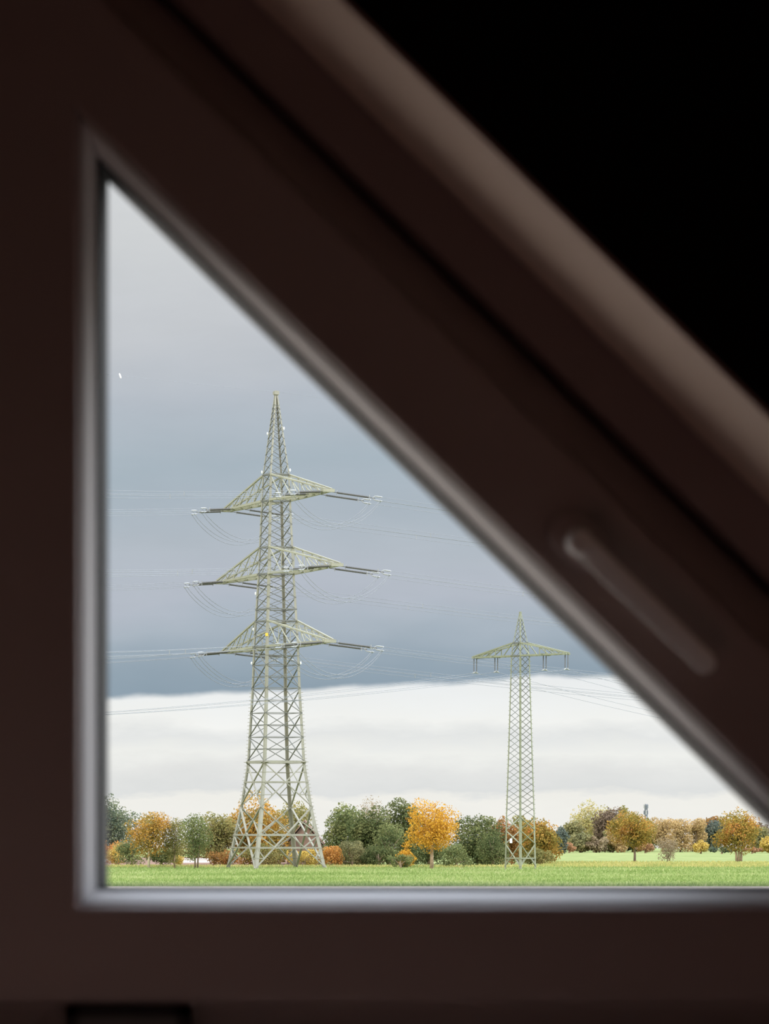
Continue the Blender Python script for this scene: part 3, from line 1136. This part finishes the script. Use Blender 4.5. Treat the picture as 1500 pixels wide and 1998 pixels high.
# ------------------------------------------------------------------ trees
def tree(name, label, cat, x0, x1, top, base, pal, n=2600, bottom=None, Y=None, trunk=None, bark=None, lean=0.0,
         leaf=(.18, .34), lobes=None, spread=0.62, group=None, shape='round', trunk_w=0.16, limbs=5, seed=None, stems=1):
    """crown between columns x0..x1 and rows top..bottom of the view at depth Y; base = row of the trunk foot"""
    n = int(n * 1.8)
    Y = Y or ground_depth(base)
    m = Y / F
    cx = (x0 + x1) / 2
    if bottom is None:
        bottom = HZ + EYE / m - 3
    tx = trunk if trunk is not None else cx
    r_ = np.random.default_rng(seed if seed is not None else int(x0 * 13 + x1 * 7 + top * 3))
    o = empty(name, (at(tx, 0, Y).x, Y, 0), 0, label, cat, group)
    c = np.array([(cx - tx) * m, 0, EYE + (HZ - (top + bottom) / 2) * m])
    rx, rz = (x1 - x0) / 2 * m, (bottom - top) / 2 * m
    ry = min(rx, rz * 1.3, 4.5)
    nl = lobes or 16
    # lobe centres inside the crown outline
    cen, rad = [], []
    k = 0
    rl = 0.36 * min(rx, rz) + .10 * max(rx, rz)
    while len(cen) < nl and k < 4000:
        k += 1
        q = r_.uniform(-1, 1, 3)
        if shape == 'cone':
            w = 1.0 - 0.75 * (q[2] + 1) / 2
            if np.hypot(q[0], q[1]) > w:
                continue
        elif shape == 'dome':
            if q[0] ** 2 + q[1] ** 2 + (max(q[2], -.25)) ** 2 > 1:
                continue
        elif shape == 'column':
            if abs(q[0]) > 1 or q[0] ** 2 + q[1] ** 2 > 1.2:
                continue
        else:
            if (q ** 2).sum() > 1:
                continue
        r = rl * r_.uniform(.62, 1.05)
        p = q * np.array([max(rx - r * .8, .02), max(ry - r * .7, .02), max(rz - r * .8, .02)])
        if len(cen) > 2 and min(np.linalg.norm(p - np.array(cc)) for cc in cen) < rl * .45 and k < 2500:
            continue
        cen.append(p)
        rad.append(r)
    cen, rad = np.array(cen), np.array(rad)
    pr = rad ** 2 / (rad ** 2).sum()
    li = r_.choice(len(cen), n, p=pr)
    d = r_.normal(size=(n, 3))
    d /= np.linalg.norm(d, axis=1)[:, None]
    rr = rad[li] * (1.08 - .45 * r_.random(n) ** 1.5)
    # lumpy, not spherical lobes
    rr *= 1 + .16 * np.sin(d[:, 0] * 5 + li) * np.sin(d[:, 2] * 6 + li * 2)
    P = cen[li] + d * rr[:, None] * np.array([1, 1, .92])
    lo, hi = np.percentile(P, 1.0, axis=0), np.percentile(P, 99.0, axis=0)
    P = (P - (lo + hi) / 2) / ((hi - lo) / 2) * np.array([rx, ry, rz])
    cen = (cen - (lo + hi) / 2) / ((hi - lo) / 2) * np.array([rx, ry, rz])
    W = P + c
    keep = W[:, 2] > 0.02
    P, d, W = P[keep], d[keep], W[keep]
    n = len(W)
    nm = d + r_.normal(size=(n, 3)) * .55
    nm /= np.linalg.norm(nm, axis=1)[:, None]
    a = np.cross(nm, r_.normal(size=(n, 3)))
    a /= np.linalg.norm(a, axis=1)[:, None]
    b = np.cross(nm, a)
    sc = (Y / 450.0)
    s1 = r_.uniform(*leaf, n)[:, None] * sc
    s2 = s1 * r_.uniform(.55, .9, n)[:, None]
    bend = nm * s1 * .18
    Q = np.stack([W - a * s1 * .5, W - b * s2 * .5 - bend * .4, W + a * s1 * .5, W + b * s2 * .5 + bend * .4], 1)
    Q[:, :, 2] = np.maximum(Q[:, :, 2], 0.0)
    np_mesh('foliage', Q.reshape(-1, 3), np.arange(4 * n).reshape(-1, 4), LM[pal], o)
    # trunk and limbs
    mb = MB()
    ztop = c[2] + rz * .25
    for st_ in range(stems):
        off = (st_ - (stems - 1) / 2) * .42
        fx = c[0] * .6 + off * 2.2
        mb.tube([(off * .7, 0, -.05), (off * .8 + .02, 0, ztop * .25), (off + (fx - off) * .4 + lean * .2, 0, ztop * .55), (fx + lean, 0, ztop)],
                [trunk_w * 1.25, trunk_w, trunk_w * .8, trunk_w * .25], 8)
    order = np.argsort(-cen[:, 2])
    zb_ = max(.3, c[2] - rz * .75)
    for q in list(order[:limbs]) + list(r_.choice(len(cen), min(limbs, len(cen)), replace=False)):
        e = cen[q] + c
        mid = np.array([c[0] * .4, 0, zb_ + .35 * (e[2] - zb_)]) * .5 + e * .5
        mb.tube([(c[0] * .2, 0, zb_), tuple(mid), tuple(e)], [trunk_w * .45, trunk_w * .28, trunk_w * .1], 5)
    mb.build('trunk', bark or M_BARK, o, smooth=True)
    return o


TG, SG, FG = 'trees along the field edge', 'shrubs along the field edge', 'far trees behind the right-hand meadow'

# left end
tree('dark_green_tree', 'dark blue-green tree cut off by the upright side of the window', 'tree', 168, 270, 1565, 1690, 'blue_green', 4200, 1668, Y=500, lobes=30, group=TG)
tree('rusty_shrub', 'reddish-brown shrub low under the dark blue-green tree', 'shrub', 188, 250, 1640, 1690, 'orange', 900, 1682, Y=486, leaf=(.14, .26), group=SG)
tree('yellow_shrub', 'yellow shrub cut off by the upright window side, under the dark blue-green tree', 'shrub', 208, 250, 1652, 1692, 'yellow', 1100, Y=468, leaf=(.12, .24), group=SG)
tree('green_shrub', 'green shrub between the cut-off yellow shrub and the pale-stemmed golden tree', 'shrub', 226, 288, 1638, 1693, 'green', 1800, Y=462, leaf=(.12, .24), lobes=20, group=SG)
tree('green_shrub', 'dark green shrub between the pale-stemmed golden tree and the thin olive tree', 'shrub', 288, 340, 1652, 1693, 'dark_green', 1600, Y=460, leaf=(.12, .24), lobes=18, group=SG)
tree('golden_tree', 'orange-gold young tree with a pale crooked stem', 'tree', 250, 332, 1588, 1694, 'orange_green', 3400, 1668, trunk=290, bark=M_BARK_PALE, trunk_w=.14, lobes=26, leaf=(.14, .27), group=TG)
tree('slender_tree', 'thin olive tree with a sparse top next to the golden tree', 'tree', 318, 362, 1600, 1694, 'olive', 1700, 1682, trunk=340, trunk_w=.09, lobes=18, leaf=(.12, .24), group=TG, spread=.5)
tree('slender_tree', 'olive-green tree on two bent stems before the pale wall', 'tree', 352, 412, 1592, 1695, 'green', 2300, 1676, trunk=383, trunk_w=.09, stems=2, lobes=22, leaf=(.12, .25), group=TG, bark=M_BARK_DARK)
tree('green_tree', 'round olive-green tree between the bent-stemmed tree and the tall pylon', 'tree', 392, 462, 1592, 1692, 'olive', 3000, 1688, Y=470, lobes=24, group=TG)
tree('rusty_shrub', 'brownish shrub below the round olive-green tree, beside the tall pylon', 'shrub', 405, 470, 1660, 1693, 'rust', 1300, Y=460, leaf=(.12, .24), group=SG)
tree('yellow_shrub', 'small yellow shrub beside the thin olive tree', 'shrub', 340, 358, 1670, 1694, 'yellow', 500, Y=458, leaf=(.1, .2), group=SG)
tree('green_shrub', 'green shrub behind the pale low wall', 'shrub', 334, 432, 1634, 1690, 'olive', 2200, Y=506, leaf=(.14, .26), lobes=22, group=SG)
# behind the tall pylon
tree('golden_tree', 'broad golden tree directly behind the tall pylon', 'tree', 440, 560, 1563, 1692, 'orange_green', 7500, 1690, Y=474, lobes=34, group=TG)
tree('green_tree', 'olive-green tree between the broad golden tree and the brown house', 'tree', 528, 606, 1570, 1692, 'olive', 2600, 1690, Y=496, lobes=24, group=TG)
tree('olive_shrub', 'olive shrub between the legs of the tall pylon', 'shrub', 470, 560, 1648, 1693, 'olive', 1800, Y=462, leaf=(.12, .24), lobes=20, group=SG)
tree('yellow_shrub', 'yellow shrub in front of the brown house, behind the tall pylon', 'shrub', 560, 628, 1658, 1694, 'yellow', 1400, Y=460, leaf=(.12, .24), lobes=16, group=SG)
tree('orange_shrub', 'orange shrub between the tall pylon and the middle wood', 'shrub', 622, 668, 1652, 1694, 'orange', 1400, Y=456, leaf=(.12, .24), lobes=14, group=SG)
# wood in the middle
tree('green_tree', 'large green tree at the tall-pylon end of the middle wood', 'tree', 630, 716, 1576, 1693, 'green', 4600, 1690, Y=474, lobes=34, group=TG, shape='dome')
tree('bare_topped_tree', 'tall tree with thin brown twigs at its top', 'tree', 692, 764, 1560, 1692, 'bare_twig', 1500, 1660, Y=492, lobes=22, leaf=(.10, .2), group=TG)
tree('green_tree', 'dark green tree in the middle of the middle wood', 'tree', 682, 764, 1582, 1693, 'dark_green', 4600, 1690, Y=468, lobes=34, group=TG)
tree('green_tree', 'tall dark green tree behind the bright golden tree', 'tree', 752, 830, 1565, 1692, 'dark_green', 3800, 1690, Y=486, lobes=28, group=TG)
tree('olive_shrub', 'tall olive-green shrub at the wood, behind the small yellow tree', 'shrub', 728, 790, 1610, 1693, 'green', 2400, Y=462, leaf=(.14, .26), lobes=22, group=SG, shape='column')
tree('dark_shrub', 'grey-green hedge shrub below the tall-pylon end of the middle wood', 'shrub', 652, 722, 1642, 1694, 'grey_green', 2200, Y=457, leaf=(.12, .24), lobes=22, group=SG, shape='column')
tree('dark_shrub', 'dark green hedge shrub at the foot of the middle wood', 'shrub', 706, 770, 1652, 1694, 'dark_green', 2000, Y=456, leaf=(.12, .24), lobes=20, group=SG, shape='column')
tree('yellow_tree', 'small bright yellow tree beside the bright golden tree', 'tree', 776, 810, 1646, 1695, 'gold', 1000, 1690, Y=448, leaf=(.11, .22), lobes=14, group=TG, shape='cone', trunk_w=.06)
tree('green_shrub', 'pale green shrub under the small yellow tree', 'shrub', 756, 806, 1668, 1695, 'green', 1100, Y=446, leaf=(.1, .2), lobes=12, group=SG, shape='dome')
tree('golden_tree', 'bright golden tree with a straight stem before the wood', 'tree', 797, 890, 1567, 1696, 'gold', 4200, 1656, trunk=842, trunk_w=.19, lobes=30, leaf=(.15, .28), group=TG, limbs=7)
tree('dark_shrub', 'dark green shrub behind the stem of the bright golden tree', 'shrub', 800, 872, 1636, 1693, 'dark_green', 2400, Y=462, leaf=(.12, .24), lobes=22, group=SG)
tree('green_tree', 'round dark green tree between the bright golden tree and the slim pylon', 'tree', 880, 984, 1597, 1693, 'dark_green', 5000, 1692, Y=466, lobes=36, group=TG, shape='dome')
tree('green_shrub', 'light green shrub before the round dark tree', 'shrub', 862, 918, 1648, 1695, 'green', 1900, Y=452, leaf=(.12, .23), lobes=18, group=SG, shape='dome')
tree('dark_shrub', 'dark shrub at the foot of the slim pylon, beside the round dark tree', 'shrub', 930, 992, 1626, 1694, 'dark_green', 2200, Y=458, leaf=(.12, .24), lobes=20, group=SG)
tree('rusty_tree', 'reddish-brown tree behind the slim pylon', 'tree', 958, 1016, 1602, 1690, 'rust', 2200, 1688, Y=484, lobes=20, group=TG)
tree('green_tree', 'green treetop directly behind the slim pylon', 'tree', 990, 1044, 1596, 1690, 'olive', 2000, 1685, Y=494, lobes=18, group=TG)
tree('rusty_tree', 'orange-brown tree between the slim pylon and the far meadow', 'tree', 1018, 1090, 1602, 1690, 'maple_mix', 3400, 1678, Y=472, lobes=26, group=TG)
tree('dark_shrub', 'dark brown-green shrub below the orange-brown tree at the slim pylon', 'shrub', 1024, 1078, 1656, 1691, 'olive', 1700, Y=462, leaf=(.12, .24), lobes=18, group=SG)
# far meadow, right
tree('dark_green_tree', 'dark green tree between the orange-brown tree and the meadow', 'tree', 1066, 1106, 1616, 1664, 'dark_blue', 1600, Y=640, lobes=16, group=FG)
tree('grey_green_tree', 'low rounded grey-green tree beside the pale yellow-green one', 'tree', 1092, 1138, 1604, 1663, 'grey_green', 1700, 1660, Y=690, lobes=18, group=FG)
tree('pale_tree', 'big pale yellow-green tree standing above the far trees', 'tree', 1114, 1196, 1571, 1662, 'pale_green', 3200, 1656, Y=705, lobes=26, group=FG, leaf=(.14, .28))
tree('brown_tree', 'purplish-brown tree beside the pale yellow-green one', 'tree', 1160, 1226, 1582, 1662, 'purple_brown', 3400, 1655, Y=694, lobes=28, group=FG)
tree('green_tree', 'olive-topped tree behind the red-tinged maple', 'tree', 1196, 1244, 1578, 1662, 'olive', 1900, 1650, Y=710, lobes=18, group=FG)
tree('orange_shrub', 'small orange shrub at the slim-pylon end of the far hedge', 'shrub', 1098, 1122, 1643, 1665, 'faded_orange', 600, Y=655, leaf=(.12, .22), lobes=9, group=FG)
tree('grey_shrub', 'pale grey-green shrub in the far hedge by the orange one', 'shrub', 1112, 1152, 1628, 1664, 'grey_green', 1400, Y=660, lobes=15, group=FG)
tree('grey_shrub', 'greyish shrub in the middle of the far hedge', 'shrub', 1142, 1184, 1634, 1664, 'bare_twig', 1400, Y=660, lobes=15, group=FG)
tree('grey_shrub', 'grey-green shrub between the greyish shrub and the red-tinged maple', 'shrub', 1176, 1214, 1622, 1664, 'grey_green', 1400, Y=664, lobes=15, group=FG)
tree('tan_tree', 'pale orange tree half hidden by the red-tinged maple', 'tree', 1184, 1226, 1614, 1664, 'tan', 1500, Y=662, lobes=14, group=FG)
tree('dark_shrub', 'dark shrub behind the stem of the red-tinged maple', 'shrub', 1206, 1262, 1640, 1665, 'dark_blue', 1200, Y=668, lobes=15, group=FG)
tree('red_shrub', 'reddish shrub between the red-tinged maple and the wispy tree', 'shrub', 1242, 1276, 1646, 1666, 'faded_orange', 700, Y=650, leaf=(.12, .22), lobes=10, group=FG)
tree('maple_tree', 'single red-tinged maple with a straight stem on the meadow', 'tree', 1188, 1276, 1586, 1686, 'maple_mix', 3600, 1652, trunk=1238, bark=M_BARK_DARK, trunk_w=.15, lobes=28, leaf=(.15, .28), group=TG, limbs=7)
tree('olive_tree', 'green tree below the radio mast', 'tree', 1246, 1290, 1600, 1665, 'olive', 1600, 1655, Y=690, lobes=15, group=FG)
tree('tan_tree', 'tan birch behind the wispy small tree', 'tree', 1270, 1316, 1598, 1666, 'tan', 2400, Y=680, lobes=20, group=FG, shape='column', leaf=(.12, .25))
tree('tan_tree', 'tan birch between the wispy small tree and the yellowish birch', 'tree', 1304, 1350, 1600, 1666, 'tan', 2400, Y=672, lobes=20, group=FG, shape='column', leaf=(.12, .25))
tree('tan_tree', 'yellowish birch in the middle of the birch row', 'tree', 1338, 1378, 1599, 1667, 'tan', 2200, Y=676, lobes=20, group=FG, shape='column', leaf=(.12, .25))
tree('yellow_shrub', 'yellowish shrub below the yellowish birch', 'shrub', 1352, 1382, 1640, 1668, 'yellow', 800, Y=640, leaf=(.12, .22), lobes=10, group=FG)
tree('dark_green_tree', 'dark bluish tree between the birches and the many-stemmed tree', 'tree', 1364, 1412, 1604, 1667, 'dark_blue', 2200, Y=684, lobes=20, group=FG)
tree('brown_tree', 'brownish treetops directly behind the many-stemmed tree', 'tree', 1370, 1424, 1596, 1667, 'rust', 1800, 1640, Y=698, lobes=16, group=FG)
tree('dark_shrub', 'bluish-green shrub at the foot of the many-stemmed tree', 'shrub', 1384, 1432, 1652, 1668, 'blue_green', 1000, Y=636, leaf=(.12, .22), lobes=14, group=FG)
tree('wispy_tree', 'wispy small tree on two short stems on the meadow', 'tree', 1282, 1322, 1634, 1684, 'bare_twig', 900, 1680, trunk=1304, stems=2, trunk_w=.06, lobes=16, leaf=(.10, .2), group=TG, bark=M_BARK_DARK)
tree('many_stemmed_tree', 'broad orange-green tree on several stems on the meadow', 'tree', 1396, 1478, 1586, 1684, 'maple_mix', 4000, 1660, trunk=1441, stems=3, trunk_w=.14, lobes=28, leaf=(.15, .28), group=TG, limbs=8)
tree('orange_shrub', 'orange shrub between the many-stemmed tree and the sloping window side', 'shrub', 1448, 1486, 1654, 1668, 'faded_orange', 700, Y=640, leaf=(.12, .22), lobes=10, group=FG)
tree('grey_green_tree', 'grey-green tree by the sloping window side, behind the pale yellow one', 'tree', 1466, 1506, 1616, 1667, 'grey_green', 1700, Y=676, lobes=16, group=FG)
tree('yellow_tree', 'pale yellow tree where the sloping window side meets the meadow', 'tree', 1484, 1530, 1634, 1668, 'yellow', 1200, Y=650, lobes=14, group=FG)
tree('brown_tree', 'brown treetops behind the pale yellow and grey-green trees', 'tree', 1460, 1540, 1610, 1666, 'purple_brown', 2000, Y=720, lobes=18, group=FG)
